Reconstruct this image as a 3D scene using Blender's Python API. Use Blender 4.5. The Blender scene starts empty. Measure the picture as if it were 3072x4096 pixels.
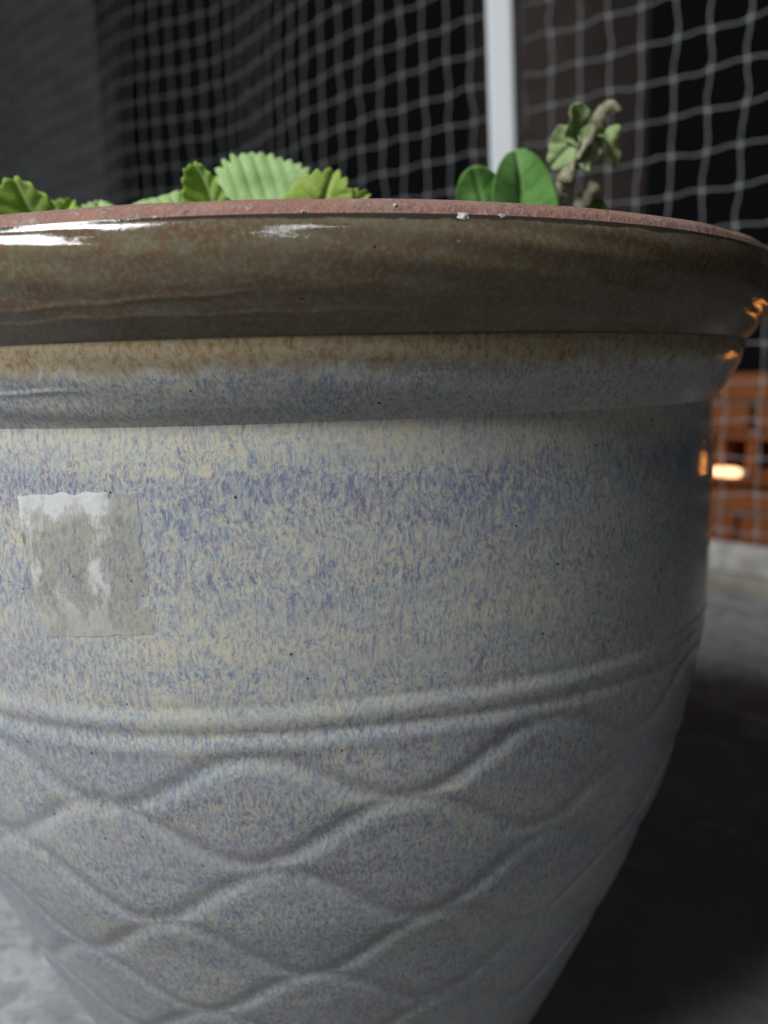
import bpy, bmesh, math, random
import numpy as np
from mathutils import Vector, Matrix, noise as mn
random.seed(7); RNG = np.random.default_rng(7)
R = math.radians
scene = bpy.context.scene
COL = scene.collection

# ------------------------------------------------------------------ camera
cd = bpy.data.cameras.new('camera')
cam = bpy.data.objects.new('camera', cd); COL.objects.link(cam)
cam.matrix_world = (Matrix.Translation((0.0353, -0.4070, 0.335)) @
                    Matrix.Rotation(R(90 - 9.354), 4, 'X') @ Matrix.Rotation(R(-1.415), 4, 'Z'))
cd.sensor_fit = 'VERTICAL'; cd.sensor_height = 34.6; cd.sensor_width = 25.95
cd.lens = 28.79; cd.clip_start = 0.01; cd.clip_end = 100
cd.dof.use_dof = True; cd.dof.focus_distance = 0.225; cd.dof.aperture_fstop = 9
scene.camera = cam

# ------------------------------------------------------------------ world and lamps
w = bpy.data.worlds.new('World'); scene.world = w; w.use_nodes = True
bg = w.node_tree.nodes['Background']
bg.inputs[0].default_value = (0.75, 0.85, 1.0, 1); bg.inputs[1].default_value = 0.0045

def area(name, loc, target, sx, sy, power, col):
    l = bpy.data.lights.new(name, 'AREA'); l.shape = 'RECTANGLE'; l.size = sx; l.size_y = sy
    l.energy = power; l.color = col
    o = bpy.data.objects.new(name, l); COL.objects.link(o); o.location = loc
    o.rotation_euler = (Vector(target) - Vector(loc)).to_track_quat('-Z', 'Y').to_euler()
    return o
area('window_light', (-0.85, -0.84, 1.29), (0, 0, .3), .62, .50, 32.5, (.955, .98, 1.0))
area('tube_light', (0.12, -1.75, 1.20), (0, 0, .35), .36, .09, 1.6, (.93, .97, 1.0))
scene.view_settings.view_transform = 'Standard'; scene.view_settings.look = 'None'
scene.view_settings.exposure = 0; scene.view_settings.gamma = 1
scene.view_settings.use_curve_mapping = False
scene.render.resolution_x = 768; scene.render.resolution_y = 1024

# ------------------------------------------------------------------ helpers
def tag(o, label=None, cat=None, group=None, kind=None):
    if label: o['label'] = label
    if cat: o['category'] = cat
    if group: o['group'] = group
    if kind: o['kind'] = kind
    return o
def empty(name, loc=(0, 0, 0), rz=0):
    o = bpy.data.objects.new(name, None); COL.objects.link(o); o.location = loc
    o.rotation_euler = (0, 0, rz); o.empty_display_size = .02
    return o
def mesh_obj(name, verts, faces, mat, parent=None, smooth=True):
    me = bpy.data.meshes.new(name)
    me.from_pydata([tuple(map(float, v)) for v in verts], [], [tuple(map(int, f)) for f in faces])
    me.update()
    if smooth: me.polygons.foreach_set('use_smooth', [True] * len(me.polygons))
    if mat: me.materials.append(mat)
    o = bpy.data.objects.new(name, me); COL.objects.link(o)
    if parent: o.parent = parent
    return o
def attr(o, name, vals):
    a = o.data.attributes.new(name, 'FLOAT', 'POINT'); a.data.foreach_set('value', np.asarray(vals, np.float32))
def grid_faces(nu, nv, wrap=False):
    f = []
    m = nu if wrap else nu - 1
    for j in range(nv - 1):
        for i in range(m):
            i2 = (i + 1) % nu
            f.append((j * nu + i, j * nu + i2, (j + 1) * nu + i2, (j + 1) * nu + i))
    return f
def catmull(pts, step):
    P = [np.array(p, float) for p in pts]; out = []
    for i in range(len(P) - 1):
        p0 = P[i - 1] if i else 2 * P[0] - P[1]; p1, p2 = P[i], P[i + 1]
        p3 = P[i + 2] if i + 2 < len(P) else 2 * P[-1] - P[-2]
        n = max(1, int(math.ceil(np.linalg.norm(p2 - p1) / step)))
        for k in range(n):
            t = k / n
            out.append(.5 * ((2 * p1) + (p2 - p0) * t + (2 * p0 - 5 * p1 + 4 * p2 - p3) * t * t + (3 * p1 - p0 - 3 * p2 + p3) * t ** 3))
    out.append(P[-1]); return out
def tube(points, radii, sides=6, cap=True):
    V, F = [], []; n = len(points); P = [Vector(p) for p in points]
    up = Vector((.3, .2, .9)).normalized()
    for i, p in enumerate(P):
        d = (P[min(i + 1, n - 1)] - P[max(i - 1, 0)]).normalized()
        if abs(d.dot(up)) > .95: up = Vector((1, .1, 0)).normalized()
        a = d.cross(up).normalized(); b = d.cross(a).normalized()
        r = radii[i] if hasattr(radii, '__len__') else radii
        for k in range(sides):
            t = 2 * math.pi * k / sides
            V.append(p + a * math.cos(t) * r + b * math.sin(t) * r)
    F = grid_faces(sides, n, True)
    if cap:
        F.append(tuple(range(sides))[::-1]); F.append(tuple((n - 1) * sides + k for k in range(sides)))
    return V, F

class NT:
    def __init__(s, name):
        s.m = bpy.data.materials.new(name); s.m.use_nodes = True; s.t = s.m.node_tree; s.t.nodes.clear()
        s.out = s.t.nodes.new('ShaderNodeOutputMaterial')
    def n(s, typ, ins=None, **kw):
        nd = s.t.nodes.new(typ)
        for k, v in kw.items(): setattr(nd, k, v)
        for k, v in (ins or {}).items(): s.set(nd, k, v)
        return nd
    def set(s, nd, k, v):
        sock = nd.inputs[k]
        if isinstance(v, bpy.types.NodeSocket): s.t.links.new(v, sock)
        else: sock.default_value = v
    def math(s, op, a, b=0.0, c=0.0, clamp=False):
        nd = s.t.nodes.new('ShaderNodeMath'); nd.operation = op; nd.use_clamp = clamp
        for i, v in enumerate((a, b, c)): s.set(nd, i, v)
        return nd.outputs[0]
    def mix(s, f, a, b, blend='MIX'):
        nd = s.t.nodes.new('ShaderNodeMix'); nd.data_type = 'RGBA'; nd.blend_type = blend; nd.clamp_factor = True
        s.set(nd, 0, f); 
        for i, v in ((6, a), (7, b)):
            s.set(nd, i, v if isinstance(v, bpy.types.NodeSocket) else (v[0], v[1], v[2], 1))
        return nd.outputs[2]
    def noise(s, vec, scale, detail=3, rough=.55, dist=0.0):
        return s.n('ShaderNodeTexNoise', {'Vector': vec, 'Scale': scale, 'Detail': detail, 'Roughness': rough, 'Distortion': dist}).outputs[0]
    def step(s, x, a, b):
        nd = s.t.nodes.new('ShaderNodeMapRange'); nd.interpolation_type = 'SMOOTHSTEP'; nd.clamp = True
        s.set(nd, 0, x); s.set(nd, 1, a); s.set(nd, 2, b); return nd.outputs[0]
    def coord(s, scale=(1, 1, 1), which='Object'):
        tc = s.n('ShaderNodeTexCoord')
        mp = s.n('ShaderNodeMapping', {'Vector': tc.outputs[which], 'Scale': scale}); return mp.outputs[0]
    def bsdf(s, col, rough=.5, spec=.5, bump=None, bdist=.001, bstr=1.0, **kw):
        b = s.n('ShaderNodeBsdfPrincipled')
        s.set(b, 'Base Color', col if isinstance(col, bpy.types.NodeSocket) else (*col, 1))
        s.set(b, 'Roughness', rough); s.set(b, 'Specular IOR Level', spec)
        for k, v in kw.items(): s.set(b, k, v)
        if bump is not None:
            bp = s.n('ShaderNodeBump', {'Height': bump, 'Distance': bdist, 'Strength': bstr}); s.t.links.new(bp.outputs[0], b.inputs['Normal'])
        return b
    def done(s, sh):
        s.t.links.new(sh.outputs[0], s.out.inputs[0]); return s.m

# ------------------------------------------------------------------ materials
def glaze_material():
    s = NT('reactive_glaze')
    tc = s.n('ShaderNodeTexCoord'); P = tc.outputs['Object']
    z = s.n('ShaderNodeSeparateXYZ', {0: P}).outputs[2]
    streak = s.coord((1, 1, .43)); fine = s.coord((1, 1, .62)); band = s.coord((1, 1, 3.2))
    warp = s.n('ShaderNodeTexNoise', {'Vector': P, 'Scale': 95.0, 'Detail': 2.0})
    wv = s.n('ShaderNodeVectorMath', {0: warp.outputs[1], 1: (.5, .5, .5)}, operation='SUBTRACT').outputs[0]
    wv = s.n('ShaderNodeVectorMath', {0: wv, 'Scale': .0045}, operation='SCALE').outputs[0]
    sv = s.n('ShaderNodeVectorMath', {0: streak, 1: wv}, operation='ADD').outputs[0]
    fv = s.n('ShaderNodeVectorMath', {0: fine, 1: wv}, operation='ADD').outputs[0]
    macro = s.noise(band, 16, 4, .6)
    macro2 = s.noise(s.coord((1, 1, 1.6)), 34, 3, .6)
    isl = s.noise(sv, 980, 4, .72, .35)
    vein = s.noise(fv, 620, 2.5, .6)
    ridge = s.math('MULTIPLY', s.math('ABSOLUTE', s.math('SUBTRACT', vein, .5)), 9.0)      # 0 on the vein lines
    vmask = s.math('SUBTRACT', 1.0, s.step(ridge, .05, .75))
    jit = s.math('MULTIPLY', s.math('SUBTRACT', macro2, .5), .012)
    zj = s.math('ADD', z, jit)
    # how far the blue breaks through, by height
    rp = s.n('ShaderNodeValToRGB'); e = rp.color_ramp
    def ramp(node, stops, lo, hi):
        cr = node.color_ramp
        while len(cr.elements) > 1: cr.elements.remove(cr.elements[-1])
        first = True
        for p_, c in stops:
            q = (p_ - lo) / (hi - lo)
            el = cr.elements[0] if first else cr.elements.new(q)
            el.position = q; el.color = (*c, 1) if hasattr(c, '__len__') else (c, c, c, 1); first = False
    zn = s.math('DIVIDE', s.math('SUBTRACT', zj, .10), .28)
    ramp(rp, [(.10, .72), (.19, .70), (.225, .60), (.2335, .62), (.240, .34), (.250, .58), (.262, .40), (.278, .62), (.288, .44),
              (.299, .70), (.3055, .72), (.311, .36), (.318, .16), (.3215, .30), (.3225, .52), (.3345, .60), (.337, .30)], .10, .38)
    s.t.links.new(zn, rp.inputs[0])
    amount = s.math('ADD', rp.outputs[0], s.math('MULTIPLY', s.math('SUBTRACT', macro, .5), 1.3))
    isl = s.math('ADD', isl, s.math('MULTIPLY', s.math('SUBTRACT', s.noise(sv, 360, 3, .6, .4), .5), .22))
    iw = s.math('ADD', isl, s.math('MULTIPLY', s.math('SUBTRACT', vmask, .35), .06))
    t_ = s.math('ADD', s.math('MULTIPLY', s.math('SUBTRACT', iw, .5), 2.75), s.math('ADD', s.math('MULTIPLY', amount, .55), .17), clamp=True)
    blue_f = t_
    hue = s.step(s.noise(s.coord((1, 1, 2.2)), 26, 3, .6), .38, .62)
    hue2 = s.step(s.noise(s.coord((1, 1, 1)), 210, 2, .6), .42, .60)
    deep = s.mix(hue, (.150, .185, .290), (.190, .165, .240))
    mid = s.mix(hue2, (.305, .335, .358), (.312, .310, .338))
    cream = s.mix(s.step(s.noise(P, 60, 3), .35, .65), (.545, .490, .370), (.490, .485, .405))
    pale = s.mix(hue2, (.410, .425, .390), (.435, .412, .360))
    body = s.mix(s.step(t_, .08, .36), cream, pale)
    body = s.mix(s.step(t_, .34, .62), body, mid)
    body = s.mix(s.math('MULTIPLY', s.step(t_, .58, .98), .92), body, deep)
    tint = s.step(s.noise(s.coord((.6, .6, 3.6)), 22, 3, .55), .42, .66)
    body = s.mix(s.math('MULTIPLY', tint, .26), body, s.mix(hue, (.335, .350, .385), (.345, .330, .365)))
    # glaze thins to milky blue on the crests beside the incised lines
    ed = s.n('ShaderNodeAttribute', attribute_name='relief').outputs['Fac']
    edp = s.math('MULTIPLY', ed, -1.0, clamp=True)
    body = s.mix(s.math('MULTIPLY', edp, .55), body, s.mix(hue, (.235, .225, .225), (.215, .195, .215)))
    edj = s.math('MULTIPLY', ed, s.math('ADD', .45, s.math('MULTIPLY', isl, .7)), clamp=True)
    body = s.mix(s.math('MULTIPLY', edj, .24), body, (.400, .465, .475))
    # brown rim
    n1 = s.noise(fv, 560, 4, .7, .4); n2 = s.noise(s.coord((1, 1, 2.0)), 52, 5, .7, .4); n3 = s.noise(s.coord((1, 1, 1)), 640, 2, .6)
    brown = s.mix(s.step(n2, .35, .68), (.148, .126, .080), (.120, .075, .042))
    brown = s.mix(s.math('MULTIPLY', s.step(n1, .44, .70), .62), brown, (.155, .075, .036))
    brown = s.mix(s.math('MULTIPLY', s.step(n3, .42, .72), .60), brown, (.185, .182, .140))
    gold = s.mix(s.math('MULTIPLY', s.step(n1, .40, .68), .85), (.330, .275, .170), (.205, .105, .055))
    gold = s.mix(s.math('MULTIPLY', s.step(isl, .5, .62), .5), gold, (.36, .33, .25))
    zz = s.math('ADD', z, s.math('MULTIPLY', s.math('SUBTRACT', s.noise(sv, 260, 4, .65), .5), .0120))
    c = s.mix(s.step(zz, .3335, .3390), body, gold)
    c = s.mix(s.step(z, .3436, .3446), c, brown)
    zr = s.math('ADD', z, s.math('MULTIPLY', s.math('SUBTRACT', s.noise(P, 75, 5, .75), .5), .0030))
    c = s.mix(s.math('MULTIPLY', s.step(zr, .3704, .3711), .9), c, (.035, .028, .024))
    # pinholes in the glaze
    vo = s.n('ShaderNodeTexVoronoi', {'Vector': P, 'Scale': 230.0, 'Randomness': 1.0})
    sel = s.math('GREATER_THAN', s.n('ShaderNodeSeparateColor', {0: vo.outputs['Color']}).outputs[0], s.math('SUBTRACT', .98, s.math('MULTIPLY', s.step(macro2, .42, .7), .16)))
    pin = s.math('MULTIPLY', sel, s.math('LESS_THAN', vo.outputs['Distance'], .10))
    c = s.mix(s.math('MULTIPLY', pin, .85), c, (.035, .025, .02))
    # iron spots
    vo2 = s.n('ShaderNodeTexVoronoi', {'Vector': P, 'Scale': 42.0, 'Randomness': 1.0})
    sel2 = s.math('GREATER_THAN', s.n('ShaderNodeSeparateColor', {0: vo2.outputs['Color']}).outputs[1], .93)
    sp = s.math('MULTIPLY', sel2, s.math('SUBTRACT', 1.0, s.step(s.math('ADD', vo2.outputs['Distance'], s.math('MULTIPLY', n3, .05)), .05, .11)))
    c = s.mix(s.math('MULTIPLY', sp, .6), c, (.24, .17, .085))
    dust = s.step(s.noise(P, 22, 5, .65), .45, .75)
    h = s.math('ADD', s.math('MULTIPLY', s.noise(P, 150, 2, .5), .55), s.math('MULTIPLY', isl, .16))
    h = s.math('ADD', h, s.math('MULTIPLY', s.noise(band, 60, 2, .5), .9))
    h = s.math('SUBTRACT', h, s.math('MULTIPLY', pin, 1.3))
    rough = s.math('ADD', .075, s.math('MULTIPLY', dust, .12))
    lo = s.step(z, .16, .27)
    rough = s.math('ADD', rough, s.math('MULTIPLY', s.math('SUBTRACT', 1.0, lo), .22))
    return s.done(s.bsdf(c, rough, .5, h, .00028, .75))
def simple(name, c1, c2, scale, rough=.7, bd=.0006, spec=.3, lo=.35, hi=.65, detail=5):
    s = NT(name); P = s.coord(); n = s.noise(P, scale, detail, .65)
    return s.done(s.bsdf(s.mix(s.step(n, lo, hi), c1, c2), rough, spec, n, bd))
def lip_material():
    s = NT('bare_terracotta'); P = s.coord()
    a = s.noise(P, 120, 5, .7); b = s.noise(P, 900, 3, .7); d = s.noise(P, 36, 4, .6)
    c = s.mix(s.step(a, .35, .65), (.300, .148, .112), (.245, .145, .118))
    c = s.mix(s.math('MULTIPLY', s.step(b, .46, .76), .6), c, (.37, .27, .23))
    c = s.mix(s.math('MULTIPLY', s.step(d, .5, .75), .6), c, (.30, .23, .21))
    e_ = s.noise(P, 260, 5, .75)
    c = s.mix(s.math('MULTIPLY', s.step(e_, .56, .70), .75), c, (.40, .36, .33))
    c = s.mix(s.math('MULTIPLY', s.step(s.noise(P, 170, 5, .7), .60, .72), .8), c, (.085, .055, .045))
    return s.done(s.bsdf(c, .85, .2, s.math('ADD', a, s.math('MULTIPLY', e_, .9)), .0009))
def floor_material():
    s = NT('worn_concrete'); P = s.coord()
    a = s.noise(P, 7, 6, .65); b = s.noise(P, 38, 5, .7); d = s.noise(P, 300, 3, .6); g = s.noise(P, 17, 4, .6, .6)
    c = s.mix(s.step(a, .35, .65), (.165, .166, .166), (.225, .228, .228))
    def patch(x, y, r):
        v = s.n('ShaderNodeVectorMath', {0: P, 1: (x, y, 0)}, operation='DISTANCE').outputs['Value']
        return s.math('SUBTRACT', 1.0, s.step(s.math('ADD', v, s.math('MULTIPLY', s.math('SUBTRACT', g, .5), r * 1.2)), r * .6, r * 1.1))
    lit_floor = s.math('MAXIMUM', patch(-.42, .12, .42), patch(.56, .72, .42))  # light on the floor painted as paler areas, at left and behind the pot
    c = s.mix(s.math('MULTIPLY', lit_floor, .9), c, s.mix(s.step(b, .38, .62), (.29, .30, .32), (.58, .60, .63)))
    c = s.mix(s.math('MULTIPLY', s.step(b, .50, .72), .6), c, (.15, .147, .14))
    c = s.mix(s.math('MULTIPLY', s.step(g, .56, .66), .4), c, (.36, .36, .35))
    c = s.mix(s.math('MULTIPLY', s.step(d, .52, .7), .35), c, (.10, .098, .094))
    h = s.math('ADD', b, s.math('MULTIPLY', d, .35))
    return s.done(s.bsdf(c, .75, .35, h, .003))
def brick_material():
    s = NT('orange_fired_clay')
    oi = s.n('ShaderNodeObjectInfo').outputs['Random']; P = s.coord()
    a = s.noise(P, 45, 4, .6); b = s.noise(P, 260, 3, .6)
    c = s.mix(oi, (.235, .070, .020), (.30, .098, .029)); c = s.mix(s.math('MULTIPLY', s.step(a, .45, .7), .5), c, (.22, .07, .028))
    return s.done(s.bsdf(c, .8, .25, s.math('ADD', a, b), .0012))
def leaf_material(name, dark, light, vein, trans=.42):
    s = NT(name); P = s.coord()
    v = s.n('ShaderNodeAttribute', attribute_name='vein').outputs['Fac']
    a = s.noise(P, 130, 4, .6); b = s.noise(P, 1300, 2, .6)
    c = s.mix(s.step(a, .35, .65), dark, light); c = s.mix(s.math('MULTIPLY', v, .75), c, vein)
    c = s.mix(s.math('MULTIPLY', s.step(b, .55, .7), .3), c, (.45, .52, .36))
    p = s.bsdf(c, .55, .3, s.math('ADD', a, s.math('MULTIPLY', b, .4)), .0007, **{'Sheen Weight': .35, 'Sheen Roughness': .5})
    t = s.n('ShaderNodeBsdfTranslucent', {0: c})
    mx = s.n('ShaderNodeMixShader', {0: trans, 1: p.outputs[0], 2: t.outputs[0]})
    return s.done(mx)
def tape_material():
    s = NT('old_tape_film'); P = s.coord()
    u = s.n('ShaderNodeAttribute', attribute_name='u').outputs['Fac']; v = s.n('ShaderNodeAttribute', attribute_name='v').outputs['Fac']
    a = s.noise(s.coord((1, 1, .55)), 85, 5, .65); b = s.noise(P, 300, 4, .65); g = s.noise(s.coord((1.3, 1.3, .5)), 120, 3, .6)
    edge = s.math('ADD', s.step(u, .74, .86), s.math('MULTIPLY', s.step(s.math('SUBTRACT', 1.0, v), .60, .92), .75), clamp=True)
    white = s.math('ADD', s.math('MULTIPLY', s.step(a, .42, .57), .95), s.math('MULTIPLY', s.step(v, .72, .95), .8), clamp=True)
    white = s.math('MULTIPLY', white, s.math('SUBTRACT', 1.0, s.math('MULTIPLY', edge, .6)))
    c = s.mix(white, (.40, .36, .275), (.74, .74, .73))
    al = s.math('ADD', .24, s.math('MULTIPLY', white, .50))
    al = s.math('ADD', al, s.math('MULTIPLY', s.step(b, .5, .75), .12))
    spot = s.math('MULTIPLY', s.math('SUBTRACT', 1.0, s.step(u, .0, .05)), s.math('MULTIPLY', s.step(v, .62, .68), s.math('SUBTRACT', 1.0, s.step(v, .72, .78))))
    c = s.mix(spot, c, (.20, .13, .045)); al = s.math('MAXIMUM', al, s.math('MULTIPLY', spot, .9))
    p = s.bsdf(c, .24, .4, s.math('ADD', g, b), .00016)
    s.set(p, 'Alpha', al); return s.done(p)

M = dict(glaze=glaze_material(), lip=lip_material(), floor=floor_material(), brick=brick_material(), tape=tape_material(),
         inner=simple('bare_clay_inside', (.24, .13, .09), (.30, .17, .12), 90),
         soil=simple('potting_soil', (.035, .024, .016), (.075, .052, .034), 180, .95, .003),
         net=simple('nylon_twine', (.33, .34, .34), (.43, .44, .44), 90, .55),
         post=simple('white_painted_metal', (.84, .87, .89), (.87, .90, .92), 30, .45, .0002),
         grey=simple('grey_plaster', (.11, .112, .115), (.155, .157, .16), 14, .9, .002),
         brownp=simple('brown_plaster', (.078, .062, .056), (.104, .082, .073), 14, .9, .002),
         mortar=simple('mortar', (.26, .25, .24), (.38, .37, .35), 60, .95, .004),
         plaster=simple('crumbling_plaster', (.44, .42, .39), (.62, .60, .57), 34, .95, .006),
         ledge=simple('cream_skirting', (.27, .25, .20), (.36, .335, .27), 30, .9, .004),
         fleck=simple('plaster_splash', (.40, .385, .35), (.54, .52, .48), 300, .9),
         leaf=leaf_material('fresh_leaf', (.360, .580, .060), (.450, .660, .100), (.55, .72, .22)),
         under=leaf_material('leaf_underside', (.440, .660, .240), (.520, .720, .310), (.64, .79, .46)),
         olive=leaf_material('olive_leaf', (.330, .500, .060), (.420, .570, .100), (.50, .60, .19)),
         deep=leaf_material('smooth_green_leaf', (.090, .270, .035), (.135, .350, .055), (.26, .46, .15), .3),
         wilt=leaf_material('wilted_leaf', (.300, .420, .160), (.380, .490, .225), (.42, .50, .27), .3),
         stem=simple('woolly_stem', (.245, .235, .145), (.370, .350, .250), 330, .95, .002),
         gstem=simple('green_stem', (.16, .26, .06), (.22, .33, .09), 120, .6))

# ------------------------------------------------------------------ ground
def ground():
    n = 90; xs = np.linspace(-3, 3, n); ys = np.linspace(-2.5, 5, n)
    V = [(x, y, .0) for y in ys for x in xs]
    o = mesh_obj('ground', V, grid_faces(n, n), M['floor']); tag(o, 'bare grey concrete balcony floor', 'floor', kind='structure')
ground()

# ------------------------------------------------------------------ glazed pot
# outside profile (radius, height), lip to foot
LIP = [(.1795, .322), (.1800, .350), (.1815, .367), (.1840, .3736), (.1895, .3758), (.1940, .3760), (.1968, .3751), (.1988, .3737), (.2000, .3717)]
RIM = [(.2000, .3717), (.2007, .3700), (.2013, .3674), (.2015, .3640), (.2009, .3602), (.1993, .3560), (.1969, .3518), (.1942, .3480), (.1918, .3455), (.1905, .3443)]
COLLAR = [(.1905, .3443), (.1906, .3425), (.1901, .3395), (.1886, .3355), (.1863, .3308), (.1838, .3266), (.1815, .3236), (.1803, .3219)]
BODY = [(.1803, .3219), (.1802, .3190), (.1805, .312), (.1810, .29), (.1807, .26), (.1797, .235), (.1776, .215), (.1748, .20), (.1716, .185),
        (.1664, .165), (.1596, .1475), (.1515, .1250), (.1430, .1045), (.1345, .085), (.1240, .062), (.1120, .037), (.1040, .020), (.1000, .010), (.0990, .002), (.0960, .0)]
INNER = [(.1795, .322), (.172, .30), (.164, .22), (.148, .16), (.120, .10), (.09, .035), (.0, .030)]
FRONT = np.radians(np.concatenate([np.arange(-100, 100, .33), np.arange(100, 260, 2.0)]))
ROWS = [(.2185, .0087, -1.5), (.1990, .0100, -16.5), (.1760, .0110, -.3), (.1542, .0112, -12.0), (.1310, .0108, 4.0), (.1085, .0108, -10.5)]

def relief(th, z, r):
    """incised wavy trellis and two raised cords; returns radial offset and relief mask (th, z arrays)"""
    off = np.zeros_like(z); msk = np.zeros_like(z)
    tw = np.degrees(th)
    wob = .0006 * np.sin(3 * th + 1.0) + .0005 * np.sin(7 * th + .4)
    for zc, amp, ph in ((.2388, 1.0, 0), (.2298, .9, .5)):                       # cords
        d = z - (zc + wob + .0005 * np.sin(5 * th + ph))
        off += .00040 * amp * np.exp(-(d / .0025) ** 2) - .00020 * np.exp(-((d - .0040) / .0018) ** 2)
        msk = np.maximum(msk, np.exp(-((d - .0006) / .0019) ** 2))
    off -= .00018 * np.exp(-((z - .2343 - wob) / .0016) ** 2)
    gro = np.zeros_like(z); pool = .6 * np.exp(-((z - .2345 - wob) / .0016) ** 2); sho = np.zeros_like(z)
    for k, (zc, A, ph) in enumerate(ROWS):
        w_ = .0012 * np.sin(2.3 * th + k * 1.7) + .0006 * np.sin(5.1 * th + k * .9)
        p_ = 12 * (th - R(ph)) + .16 * np.sin(2 * th + k * 2.1)
        zk = zc + A * np.cos(p_) + w_
        sl = -12 * A * np.sin(p_) / np.maximum(r, .09)
        d = (z - zk) / np.sqrt(1 + sl ** 2)
        # steep upper wall, groove, plump lower shoulder
        up = np.where(d > 0, .0034, .0026)
        gro = np.maximum(gro, np.exp(-(np.abs(d) / up) ** 2))
        sho = np.maximum(sho, np.exp(-((d + .0055) / .0040) ** 2))
        msk = np.maximum(msk, np.exp(-((d + .0024) / .0021) ** 2))
        pool = np.maximum(pool, np.exp(-((d - .0024) / .0022) ** 2))
    off += -.00054 * gro + .00013 * sho
    msk = msk - .8 * pool * (1 - msk)
    return off, msk

def lathe(name, prof, step, mat, parent, fn=None, thetas=FRONT):
    pr = np.array(catmull(prof, step)); nt = len(thetas); nv = len(pr)
    T, Rr = np.meshgrid(thetas, pr[:, 0]); Z = np.repeat(pr[:, 1][:, None], nt, 1)
    msk = np.zeros_like(T)
    Rr = Rr + .0005 * np.sin(2 * T + .7) * np.clip((Z - .03) / .1, 0, 1) + .00022 * np.sin(5 * T + Z * 60)     # hand-thrown unevenness
    Zs = Z + .0004 * np.sin(3 * T + .4) * np.clip((Z - .30) / .02, 0, 1)
    if fn is not None:
        o_, msk = fn(T, Z, Rr); Rr = Rr + o_
    X = Rr * np.sin(T); Y = -Rr * np.cos(T)
    V = np.stack([X, Y, Zs], -1).reshape(-1, 3)
    o = mesh_obj(name, V, [f[::-1] for f in grid_faces(nt, nv, True)], mat, parent)
    attr(o, 'relief', msk.ravel()); return o

pot = empty('flower_pot')
tag(pot, 'large glazed stoneware flower pot, blue and cream speckled with brown rolled rim', 'flower pot')
def rim_fn(T, Z, Rr):
    off = np.zeros_like(T)
    for (t0, z0, t1, z1, a) in ((-34, .3560, -17, .3572, .00035), (-30, .3505, 4, .3545, .00022), (-36, .3480, -5, .3500, .0002), (-20, .3490, 30, .3500, .00016)):
        tt = np.degrees(T); f = (tt - t0) / (t1 - t0); zc = z0 + (z1 - z0) * f + .00025 * np.sin(tt * .9)
        win = np.clip((f + .05) * 6, 0, 1) * np.clip((1.05 - f) * 4, 0, 1)
        off += a * win * np.exp(-((Z - zc) / .0006) ** 2)
    edge = np.clip((Z - .3443) / .002, 0, 1) * np.clip((.3717 - Z) / .002, 0, 1)
    off += edge * .00018 * np.sin(T * 17 + Z * 900) * np.sin(T * 4.3)
    return off * edge, off * 0
def collar_fn(T, Z, Rr):
    edge = np.clip((Z - .3219) / .003, 0, 1) * np.clip((.3443 - Z) / .002, 0, 1)
    off = np.zeros_like(T); tt = np.degrees(T)
    zc = .3318 + .0003 * np.sin(tt * .7)
    off += .00035 * np.exp(-((Z - zc) / .0006) ** 2) * np.clip((-12 - tt) / 4, 0, 1) * (tt > -60)
    off += .0002 * np.sin(T * 13 + Z * 700) * np.sin(T * 3.3)
    return off * edge, off * 0
def lip_fn(T, Z, Rr):
    edge = np.clip((.2 - Rr) / .002, 0, 1) * np.clip((Z - .35) / .01, 0, 1)
    return edge * .0004 * np.sin(T * 23 + 3 * np.sin(T * 7)), 0 * T
lathe('lip', LIP, .0007, M['lip'], pot, lip_fn)
lathe('rim', RIM, .0005, M['glaze'], pot, rim_fn)
lathe('collar', COLLAR, .0005, M['glaze'], pot, collar_fn)
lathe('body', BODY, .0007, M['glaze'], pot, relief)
COARSE = np.radians(np.arange(0, 360, 3.0))
lathe('inner_wall', INNER, .012, M['inner'], pot, None, COARSE)

def body_r(z):
    b = np.array(BODY)[::-1]; return float(np.interp(z, b[:, 1], b[:, 0]))
def tape():
    nu, nv = 60, 66; V = []; U = []; W = []
    c = [(-22.1, .3030), (-10.1, .3048), (-9.4, .2648), (-21.6, .2618)]            # corners tl tr br bl
    for j in range(nv):
        v = 1 - j / (nv - 1)
        for i in range(nu):
            u = i / (nu - 1)
            t = (c[0][0] * v + c[3][0] * (1 - v)) * (1 - u) + (c[1][0] * v + c[2][0] * (1 - v)) * u
            z = (c[0][1] * (1 - u) + c[1][1] * u) * v + (c[3][1] * (1 - u) + c[2][1] * u) * (1 - v)
            n1 = mn.noise((u * 3, v * 7, 2.0)); n2 = mn.noise((u * 9, v * 5, 7.0))
            t += .45 * n1 * (abs(u - .5) * 2) ** 4; z += .0009 * n2 * (abs(v - .5) * 2) ** 4
            if u < .12: t += (.12 - u) * 14 * max(0, .18 - v) * 6                   # bottom left corner worn round
            h = .00022 + .00010 * (mn.noise((u * 11, v * 11, 0)) + 1) + .0005 * max(0, v - .9) * 10 * max(0, mn.noise((u * 6, 1.2, 4)))
            h += .0006 * max(0, 1 - u / .10) * max(0, min(1, (v - .66) * 4))        # lifted left edge
            r = body_r(z) + h; th = R(t)
            r += .0005 * math.sin(2 * th + .7) + .00022 * math.sin(5 * th + z * 60)
            V.append((r * math.sin(th), -r * math.cos(th), z)); U.append(u); W.append(v)
    keep = []
    for f in grid_faces(nu, nv):
        u = sum(U[k] for k in f) / 4; v = sum(W[k] for k in f) / 4
        if u > .93 and .20 < v < .27: continue                                       # torn notch
        if v > .955 and abs(u - .80) < .02: continue
        keep.append(f[::-1])
    o = mesh_obj('tape_residue', V, keep, M['tape'], pot); attr(o, 'u', U); attr(o, 'v', W)
    o['label'] = 'peeling translucent square of old sticky tape'
tape()
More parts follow.
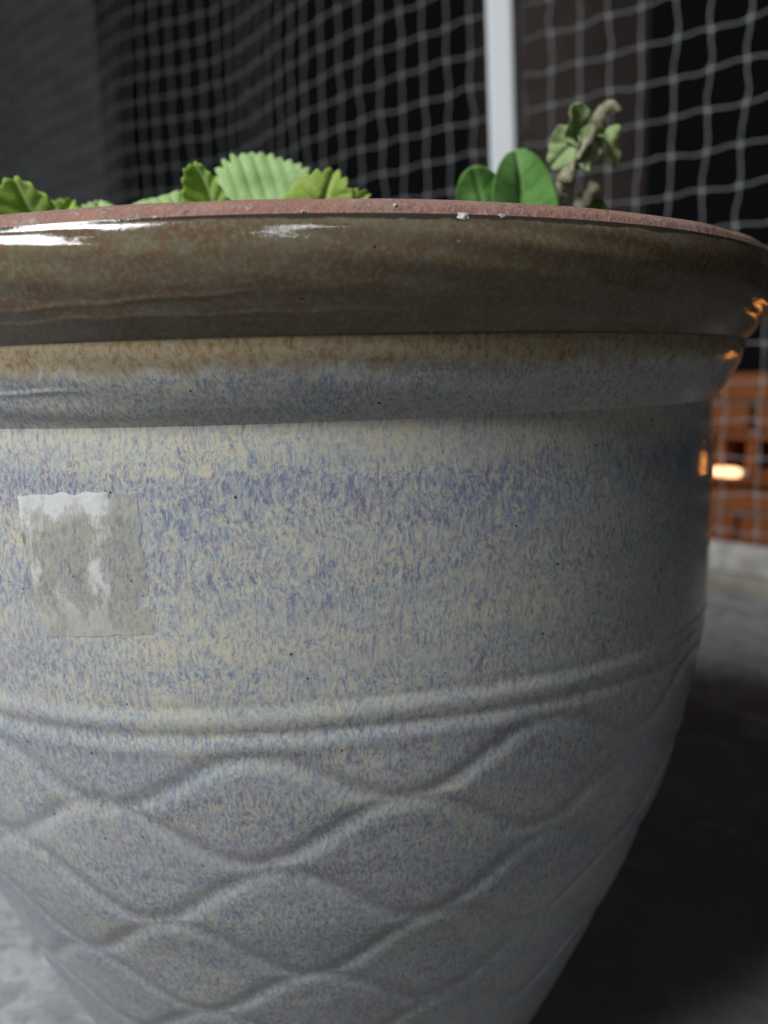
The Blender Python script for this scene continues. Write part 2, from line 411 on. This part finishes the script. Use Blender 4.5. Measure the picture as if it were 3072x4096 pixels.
def fleck(th, z, r, sx, sz, seed):
    bm = bmesh.new(); bmesh.ops.create_icosphere(bm, subdivisions=3, radius=1)
    t = R(th); n = Vector((math.sin(t), -math.cos(t), .35)).normalized(); a = Vector((math.cos(t), math.sin(t), 0)); b = n.cross(a)
    c = Vector((r * math.sin(t), -r * math.cos(t), z))
    for v in bm.verts:
        p = v.co.copy(); k = 1 + .55 * mn.noise(p * 1.7 + Vector((seed, 0, 0))) + .3 * mn.noise(p * 4 + Vector((seed, 0, 3)))
        v.co = c + a * p.x * sx * k + b * p.y * sz * k + n * p.z * .0006 * k
    me = bpy.data.meshes.new('plaster_fleck'); bm.to_mesh(me); bm.free()
    me.polygons.foreach_set('use_smooth', [True] * len(me.polygons)); me.materials.append(M['fleck'])
    o = bpy.data.objects.new('plaster_fleck', me); COL.objects.link(o); o.parent = pot
for a in ((16.3, .3712, .2003, .0017, .0011, 1), (19.3, .3718, .2000, .0013, .0007, 5), (24, .3725, .1995, .0006, .0004, 2), (15.8, .3655, .2013, .0008, .0006, 9),
          (32, .3722, .1998, .0006, .0004, 12), (-4.6, .3716, .2003, .0008, .0004, 14), (5.2, .3722, .1999, .0006, .0004, 19), (11.5, .3738, .1990, .0007, .0005, 23)):
    fleck(*a)

# ------------------------------------------------------------------ soil
def soil():
    V, F = [], []; nr, na = 24, 72
    for j in range(nr):
        for i in range(na):
            r = .1755 * j / (nr - 1); t = 2 * math.pi * i / na
            x, y = r * math.cos(t), r * math.sin(t)
            V.append((x, y, .316 + .010 * mn.noise((x * 25, y * 25, 1)) + .006 * mn.noise((x * 90, y * 90, 5)) + .012 * (1 - (r / .17) ** 2)))
    o = mesh_obj('soil', V, grid_faces(na, nr, True), M['soil']); tag(o, 'dark potting soil filling the glazed flower pot', 'soil', kind='stuff')
soil()

# ------------------------------------------------------------------ plants
def leaf(parent, base, tip, normal, width, mat, bend=0.0, fold=0.0, teeth=20, tooth=.07, wave=.0, veins=7, seed=0, skew=.18, thick=.0004):
    base, tip = Vector(base), Vector(tip); ax = tip - base; L = ax.length; ax.normalize()
    n = Vector(normal); n = (n - ax * n.dot(ax)).normalized(); b = ax.cross(n)
    nr, na = 18, 20 * max(teeth, 6) // 2
    V, A = [], []
    def P(a, c, ve):
        fa = a / L
        h = bend * L * (fa - .45) ** 2 * 2 + fold * abs(c) + wave * math.sin(fa * 9 + seed) * (abs(c) / width) ** 2
        side = abs(c) / (width + 1e-9)
        ph = (fa * veins - side * 1.5)
        h += .0007 * (abs(math.sin(math.pi * ph)) - .5) * min(1, side * 3) * (1 if teeth else .4)
        h -= .0014 * math.exp(-(c / .0011) ** 2)
        h += .002 * mn.noise((fa * 3 + seed, c * 90, seed))
        return base + ax * a + b * c + n * h
    for j in range(nr):
        rho = j / (nr - 1)
        for i in range(na):
            t = 2 * math.pi * i / na
            q = rho * (1 + (tooth * (1 + .9 * mn.noise((math.cos(t) * 5, math.sin(t) * 5, seed + 4.5))) * (abs(math.sin(teeth * t / 2)) - .5) * rho ** 5 if teeth else 0) + .05 * mn.noise((math.cos(t) * 2, math.sin(t) * 2, seed)) * rho ** 3)
            a = L * (.5 + .5 * q * math.cos(t)); c = width * q * math.sin(t) * (1 - skew * math.cos(t))
            side = abs(c) / width; ph = ((a / L) * veins - side * 1.5) % 1
            ve = max(math.exp(-(c / .0007) ** 2), .8 * math.exp(-(min(ph, 1 - ph) / .09) ** 2) * (1 if teeth else .6))
            V.append(P(a, c, ve)); A.append(ve)
    o = mesh_obj('leaf', V, grid_faces(na, nr, True), mat, parent); attr(o, 'vein', A)
    sm = o.modifiers.new('thickness', 'SOLIDIFY'); sm.thickness = thick; sm.offset = 0
    return o
def stem(parent, pts, r0, r1, mat, name='stem', bumpy=0.0):
    P = catmull(pts, .002); n = len(P)
    rad = [(r0 + (r1 - r0) * i / (n - 1)) * (1 + bumpy * mn.noise((i * .35, r0 * 900, 1))) for i in range(n)]
    V, F = tube(P, rad, 10)
    if bumpy:
        V = [v + Vector((mn.noise(v * 700), mn.noise(v * 700 + Vector((9, 0, 0))), mn.noise(v * 700 + Vector((0, 9, 0))))) * r0 * bumpy * .6 for v in V]
    return mesh_obj(name, V, F, mat, parent)
def plant(name, loc, label, cat):
    return tag(empty(name, loc), label, cat, 'herb plants growing in the glazed pot')
def rel(root, p): return Vector(p) - root.location

# big scalloped leaves in the middle
g = plant('herb_plant', (-.006, -.045, .318), 'pale green herb with large scalloped leaves above the middle of the rim', 'plant')
L = lambda *p: rel(g, p)
stem(g, [L(-.006, -.045, .310), L(-.008, -.046, .345), L(-.012, -.044, .372)], .0035, .0028, M['gstem'])
stem(g, [L(-.008, -.046, .345), L(.006, -.060, .365), L(.014, -.068, .384)], .0022, .0018, M['gstem'])
stem(g, [L(-.008, -.046, .350), L(-.026, -.055, .368), L(-.034, -.060, .384)], .0022, .0018, M['gstem'])
leaf(g, L(.0155, -.045, .3985), L(-.0345, -.047, .4000), (.05, -.93, .30), .0248, M['under'], -.10, .12, 40, .10, .001, 9, 1, -.12)
leaf(g, L(-.024, -.062, .374), L(-.0295, -.068, .4140), (-.35, -.9, .3), .0115, M['leaf'], .35, .30, 22, .05, .002, 7, 2)
leaf(g, L(-.030, -.058, .3900), L(-.0560, -.068, .4040), (-.1, -.55, .85), .0105, M['under'], -.4, .2, 20, .08, .002, 7, 3)
leaf(g, L(.008, -.066, .376), L(.0185, -.078, .4075), (.05, -.93, .35), .0150, M['olive'], -.3, .15, 22, .10, .003, 8, 4, .1)
leaf(g, L(.010, -.070, .380), L(.0300, -.078, .4010), (.25, -.80, .5), .0090, M['olive'], -.3, .15, 20, .10, .002, 7, 5)

g = plant('herb_plant', (-.085, -.055, .318), 'bright green scalloped herb leaves at the left end of the rim', 'plant')
L = lambda *p: rel(g, p)
stem(g, [L(-.085, -.055, .310), L(-.088, -.057, .345), L(-.096, -.064, .385)], .003, .002, M['gstem'])
stem(g, [L(-.087, -.056, .340), L(-.080, -.050, .37), L(-.077, -.048, .392)], .002, .0016, M['gstem'])
stem(g, [L(-.087, -.056, .340), L(-.106, -.052, .37), L(-.116, -.048, .392)], .002, .0016, M['gstem'])
leaf(g, L(-.092, -.062, .366), L(-.0965, -.070, .4100), (-.25, -.9, .35), .0170, M['leaf'], .3, .25, 18, .08, .002, 7, 6)
leaf(g, L(-.100, -.066, .386), L(-.1150, -.070, .4010), (-.2, -.6, .8), .0080, M['under'], -.3, .2, 18, .08, .001, 6, 7)
leaf(g, L(-.092, -.068, .381), L(-.0815, -.067, .4030), (.4, -.8, .5), .0085, M['leaf'], -.3, .25, 18, .1, .002, 6, 8)
leaf(g, L(-.077, -.046, .386), L(-.0770, -.049, .4055), (.1, -.9, .4), .0110, M['under'], -.4, .1, 24, .09, .002, 7, 9)
leaf(g, L(-.116, -.046, .380), L(-.1180, -.050, .4135), (.5, -.8, .3), .0075, M['deep'], .2, .1, 14, .07, .001, 6, 10)

g = plant('green_plant', (.092, -.022, .318), 'plant with two smooth rounded green leaves right of the white post', 'plant')
L = lambda *p: rel(g, p)
stem(g, [L(.092, -.022, .310), L(.094, -.023, .35), L(.0975, -.027, .393)], .0028, .002, M['gstem'])
stem(g, [L(.093, -.022, .340), L(.086, -.025, .37), L(.082, -.027, .390)], .0022, .0016, M['gstem'])
leaf(g, L(.0985, -.025, .386), L(.0955, -.029, .4262), (.10, -.98, .12), .0138, M['deep'], -.15, .42, 0, 0, .001, 6, 11, .05)
leaf(g, L(.0860, -.028, .384), L(.0765, -.027, .4190), (-.15, -.95, .2), .0118, M['deep'], .25, -.25, 0, 0, .002, 6, 12, .05)
leaf(g, L(.126, -.020, .388), L(.1315, -.022, .4065), (.2, -.9, .3), .0070, M['deep'], .1, .1, 0, 0, .001, 5, 13)

g = plant('wilted_stem', (.108, -.026, .318), 'woolly wilted flower stem with curled grey green leaves', 'plant')
L = lambda *p: rel(g, p)
sp = [(.108, -.026, .310), (.109, -.026, .36), (.1118, -.027, .4039), (.1150, -.027, .4133), (.1195, -.027, .4200), (.1235, -.027, .4265), (.1275, -.027, .4330), (.1300, -.027, .4380), (.1325, -.027, .4420)]
st = stem(g, [L(*p) for p in sp], .0026, .0026, M['stem'], 'stem', .5)
stem(g, [L(.1145, -.034, .4110), L(.1180, -.034, .4180), (L(.1225, -.034, .4250)), L(.1275, -.031, .4335)], .0027, .0021, M['stem'], 'flower_spike', .9)
stem(g, [L(.1310, -.027, .4395), L(.1338, -.0275, .4428), L(.1360, -.0275, .4420), L(.1385, -.0275, .4398)], .0022, .0016, M['stem'], 'bud', .8)
leaf(g, L(.1215, -.026, .4250), L(.1165, -.029, .4425), (.3, -.95, .1), .0052, M['wilt'], .5, .5, 0, 0, .003, 4, 14, -.2)
leaf(g, L(.1265, -.025, .4340), L(.1100, -.028, .4215), (-.1, -.95, .3), .0088, M['wilt'], -.4, .25, 9, .10, .003, 4, 15)
leaf(g, L(.1275, -.030, .4345), L(.1215, -.032, .4150), (.3, -.9, .1), .0056, M['wilt'], .4, -.3, 0, 0, .003, 4, 16)
leaf(g, L(.1285, -.027, .4350), L(.1385, -.030, .4205), (.1, -.95, .3), .0046, M['wilt'], -.6, .5, 0, 0, .003, 4, 17)
stem(g, [L(.116, -.024, .318), L(.120, -.025, .37), L(.1232, -.027, .4027), L(.1262, -.027, .4075), L(.1290, -.027, .4105)], .0022, .0030, M['stem'], 'side_shoot', .5)
def fuzz(parent, chain, rad, count, mat, seed):
    rr = random.Random(seed); V, F = [], []
    P = catmull(chain, .0008)
    for k in range(count):
        p = Vector(P[rr.randrange(len(P))]); d = Vector((rr.gauss(0, 1), rr.gauss(0, 1), rr.gauss(0, 1))).normalized()
        a = p + d * rad * .8; ln = rr.uniform(.0006, .0022); s = d.cross(Vector((rr.gauss(0, 1), rr.gauss(0, 1), .3))).normalized() * .00009
        e = a + d * ln + Vector((rr.gauss(0, 1), rr.gauss(0, 1), rr.gauss(0, 1))) * ln * .3
        i = len(V); V += [a - s, a + s, e]; F.append((i, i + 1, i + 2))
    o = mesh_obj('fuzz', V, F, mat, parent, False); o['kind'] = 'stuff'
fuzz(g, [L(*p) for p in sp[2:]], .0032, 2600, M['stem'], 3)

# ------------------------------------------------------------------ brick parapet behind the pot, along the balcony edge
UX = Vector((.73, -.68, 0)).normalized(); NX = Vector((-.68, -.73, 0)).normalized()     # along the edge (towards the right), towards the viewer
def box(bm, cx, cy, cz, sx, sy, sz, jit=0.0, seed=0):
    r = bmesh.ops.create_cube(bm, size=1)
    for v in r['verts']:
        v.co = Vector((cx + v.co.x * sx, cy + v.co.y * sy, cz + v.co.z * sz)) + jit * Vector((mn.noise((v.co.x * 5 + seed, 1, 2)), mn.noise((v.co.y * 5, seed, 2)), mn.noise((3, v.co.z * 5, seed))))
def bm_obj(name, bm, mat, parent=None, bevel=0.0):
    if bevel: bmesh.ops.bevel(bm, geom=list(bm.edges), offset=bevel, segments=2, affect='EDGES')
    me = bpy.data.meshes.new(name); bm.to_mesh(me); bm.free(); me.materials.append(mat)
    o = bpy.data.objects.new(name, me); COL.objects.link(o)
    if parent: o.parent = parent
    return o
WALL0 = Vector((.585, .833, 0))
wall = empty('brick_parapet', WALL0, math.atan2(UX.y, UX.x))       # local +x to the right along the wall, local -y faces the viewer
tag(wall, 'low orange brick parapet with open square holes behind the pot', 'wall')
def solid_brick(): 
    bm = bmesh.new(); box(bm, 0, 0, 0, .108, .09, .0585); 
    me = bpy.data.meshes.new('brick'); bmesh.ops.bevel(bm, geom=list(bm.edges), offset=.003, segments=2, affect='EDGES'); bm.to_mesh(me); bm.free(); me.materials.append(M['brick']); return me
def hollow_brick():
    bm = bmesh.new()
    box(bm, 0, 0, .0405, .108, .09, .014); box(bm, 0, 0, -.0405, .108, .09, .014)
    for x in (-.046, .0, .046): box(bm, x, 0, 0, .014 if x else .016, .0895, .0672)
    me = bpy.data.meshes.new('hollow_brick'); bmesh.ops.bevel(bm, geom=list(bm.edges), offset=.002, segments=1, affect='EDGES'); bm.to_mesh(me); bm.free(); me.materials.append(M['brick']); return me
SB, HB = solid_brick(), hollow_brick()
def put(me, name, x, z, dy=0.0, rz=0.0):
    o = bpy.data.objects.new(name, me); COL.objects.link(o); o.parent = wall
    o.location = (x, .045 + dy, z); o.rotation_euler = (random.uniform(-.01, .01), random.uniform(-.012, .012), rz); return o
courses = [(.0955, 's', .02), (.2135 + .0, 's', .05), (.2775, 's', .0)]
for (z, kind, off, hs) in ((.0890, 's', .03, .74), (.1365, 's', -.02, .74), (.2000, 'h', -.012, .66), (.2545, 's', .045, .70), (.2995, 's', -.01, .70)):
    for k in range(-14, 2):
        o = put(SB if kind == 's' else HB, 'brick' if kind == 's' else 'hollow_brick', k * .115 + off, z, random.uniform(-.002, .002), random.uniform(-.02, .02))
        o.scale = (1, 1, hs)
bm = bmesh.new()
for z in (.1127, .2325, .2770): box(bm, -.75, .047, z, 1.78, .080, .006)
bm_obj('mortar', bm, M['mortar'], wall)
# crumbling plaster foot and cream skirting
def lumpy(name, x0, x1, y0, z0, z1, mat, amp, depth):
    nx, nz = 150, 14; V = []
    for j in range(nz):
        for i in range(nx):
            x = x0 + (x1 - x0) * i / (nx - 1); z = z0 + (z1 - z0) * j / (nz - 1)
            V.append((x, y0 + amp * (mn.noise((x * 30, z * 40, 1)) + .6 * mn.noise((x * 90, z * 90, 4))), z + (amp * 1.4 * mn.noise((x * 22, 3, 3)) if j == nz - 1 else 0)))
    n0 = len(V)
    for i in range(nx): V.append((V[(nz - 1) * nx + i][0], y0 + depth, V[(nz - 1) * nx + i][2]))
    F = grid_faces(nx, nz) + [((nz - 1) * nx + i, (nz - 1) * nx + i + 1, n0 + i + 1, n0 + i) for i in range(nx - 1)]
    return mesh_obj(name, V, F, mat, wall)
lumpy('plaster_foot', -1.65, .155, -.012, .0, .066, M['plaster'], .006, .10)
lumpy('skirting', -1.65, .155, -.040, .0, .026, M['ledge'], .005, .04)
# made-up emissive capsule on the sill, standing in for a brightly lit brick ledge
GL = NT('warm_ledge_glow'); em = GL.n('ShaderNodeEmission', {0: (1.0, .58, .28, 1), 1: 3.2}); M['added_glow'] = GL.done(em)
M['cap'] = simple('glow_cap', (.45, .42, .36), (.55, .52, .46), 200, .4)
bm = bmesh.new(); box(bm, -.75, .030, .1640, 1.80, .106, .0075); bm_obj('sill', bm, M['brick'], wall, .002)
def glow(x, label, r=.0070, ln=.046):
    c = WALL0 + UX * x + NX * .010 + Vector((0, 0, .1680 + r))
    root = empty('ledge_glow', c, math.atan2(UX.y, UX.x)); tag(root, label, 'added_glow')
    pts = [(-ln / 2 + ln * k / 12, 0, 0) for k in range(13)]
    rad = [r * (1 - abs(2 * k / 12 - 1) ** 5 * .75) for k in range(13)]
    V, F = tube(pts, rad, 14); mesh_obj('glow_core', V, F, M['added_glow'], root)
    V, F = tube([(ln / 2 + .0005, 0, 0), (ln / 2 + .009, 0, 0)], r * .7, 14); mesh_obj('cap', V, F, M['cap'], root)  # made-up end piece of the glow capsule
glow(-.042, 'elongated warm glow added on the sill for a lit brick ledge beside the pot edge')
wl = bpy.data.lights.new('warm_lamp', 'POINT'); wl.energy = .10; wl.color = (1.0, .36, .06); wl.shadow_soft_size = .013
wo = bpy.data.objects.new('warm_lamp', wl); COL.objects.link(wo); wo.location = (.826, .609, .205)

# ------------------------------------------------------------------ post and pillars
def slab(name, loc, sx, sy, sz, rz, mat, label, cat, bevel=.004):
    root = empty(name, loc, rz); tag(root, label, cat)
    return root
def post():
    o_ = empty('white_post', (.2415, .925, 0), R(-8)); tag(o_, 'narrow white metal post standing against the net', 'post')
    bm = bmesh.new(); box(bm, 0, 0, 1.1, .036, .036, 2.2); bm_obj('shaft', bm, M['post'], o_, .003).rotation_euler = (0, R(-1.5), 0)
    bm = bmesh.new(); box(bm, 0, 0, .004, .10, .10, .008); bm_obj('base_plate', bm, M['post'], o_, .002)
post()
def pillar(name, label, pts, mat, mat2, h):
    """upright pillar from a footprint polygon; last argument height"""
    o_ = empty(name, (pts[0][0], pts[0][1], 0)); tag(o_, label, 'pillar')
    n = len(pts); a = Vector((pts[0][0], pts[0][1], 0))
    V = [Vector((p[0], p[1], z)) - a for z in (0, h) for p in pts]
    F = [(i, (i + 1) % n, n + (i + 1) % n, n + i) for i in range(n)]
    mesh_obj('shaft', V, F + [tuple(range(n, 2 * n))], mat, o_, False)
    V2 = [Vector((p[0], p[1], z)) - a for z in (0, .12) for p in mat2]
    mesh_obj('plinth', V2, [(i, (i + 1) % 4, 4 + (i + 1) % 4, 4 + i) for i in range(4)] + [(4, 5, 6, 7)], M['grey'], o_, False)
pillar('grey_pillar', 'dim grey plastered pillar at the far left behind the net', [(-2.0, 2.3), (-.805, 2.39), (-.80, 2.9), (-2.0, 2.9)], M['grey'], [(-2.03, 2.27), (-.77, 2.36), (-.77, 2.93), (-2.03, 2.93)], 3)
pillar('brown_pillar', 'dull brown plastered pillar just right of the white post', [(.30, 1.62), (.66, 1.66), (.70, 2.1), (.30, 2.1)], M['brownp'], [(.27, 1.59), (.69, 1.63), (.73, 2.13), (.27, 2.13)], 3)

# ------------------------------------------------------------------ bird net
def net():
    root = empty('bird_net', (.525, .683, 0)); tag(root, 'pale knotted bird net hanging along the balcony edge', 'net')
    D = Vector((-.71, .705, 0)).normalized(); N = Vector((-.68, -.73, 0)).normalized()
    NI, NJ = 70, 29; i0 = -8
    def node(i, j):
        s = (i + i0) * .0475; s -= .12 * max(0, s - .85); z = .02 + j * .0495
        fold = .020 * math.sin(s * 9 + z * 1.3) * min(1, max(0, s - .2)) + .030 * mn.noise((s * 3, z * 1.2, 3)) * min(1.2, max(.15, s))
        gather = .010 * max(0, s - .45) * math.sin(s * 14 + z * .8)
        jx, jz = .0035 * mn.noise((i * 1.7, j * 1.3, 9)), .004 * mn.noise((i * .9, j * 1.1, 17))
        sag = .010 * math.sin(s * 5.5 + 1.2) * (.4 + z) + .030 * s * max(0, .3 - abs(s - .8)) * z
        return D * (s + gather + jx + .006 * math.sin(z * 6 + s * 3)) + N * (fold + .004 * mn.noise((i * .8, j * .8, 5))) + Vector((0, 0, z + jz - sag))
    G = [[node(i, j) for j in range(NJ)] for i in range(NI)]
    def strand(pts, seed, horiz):
        Q, rad = [], []
        for k in range(len(pts) - 1):
            a, b = pts[k], pts[k + 1]; amp = .0035 * mn.noise((k * .9, seed * 1.3, 2)) + (.0022 if (k + seed) % 2 else -.0022)
            for q in range(5):
                t = q / 5; p = a.lerp(b, t); w_ = math.sin(2 * math.pi * t) * amp * .6 + math.sin(math.pi * t) * amp * .5
                p = p + (Vector((0, 0, w_)) if horiz else D * w_)
                Q.append(p); rad.append(.0016 if q == 0 else .00082 * (1 + .25 * mn.noise((k * 1.1, seed, q * .7))))
        Q.append(pts[-1]); rad.append(.0014)
        V, F = tube(Q, rad, 5); mesh_obj('strand', V, F, M['net'], root)
    for i in range(NI): strand(G[i], i, False)
    for j in range(NJ): strand([G[i][j] for i in range(NI)], j, True)
net()
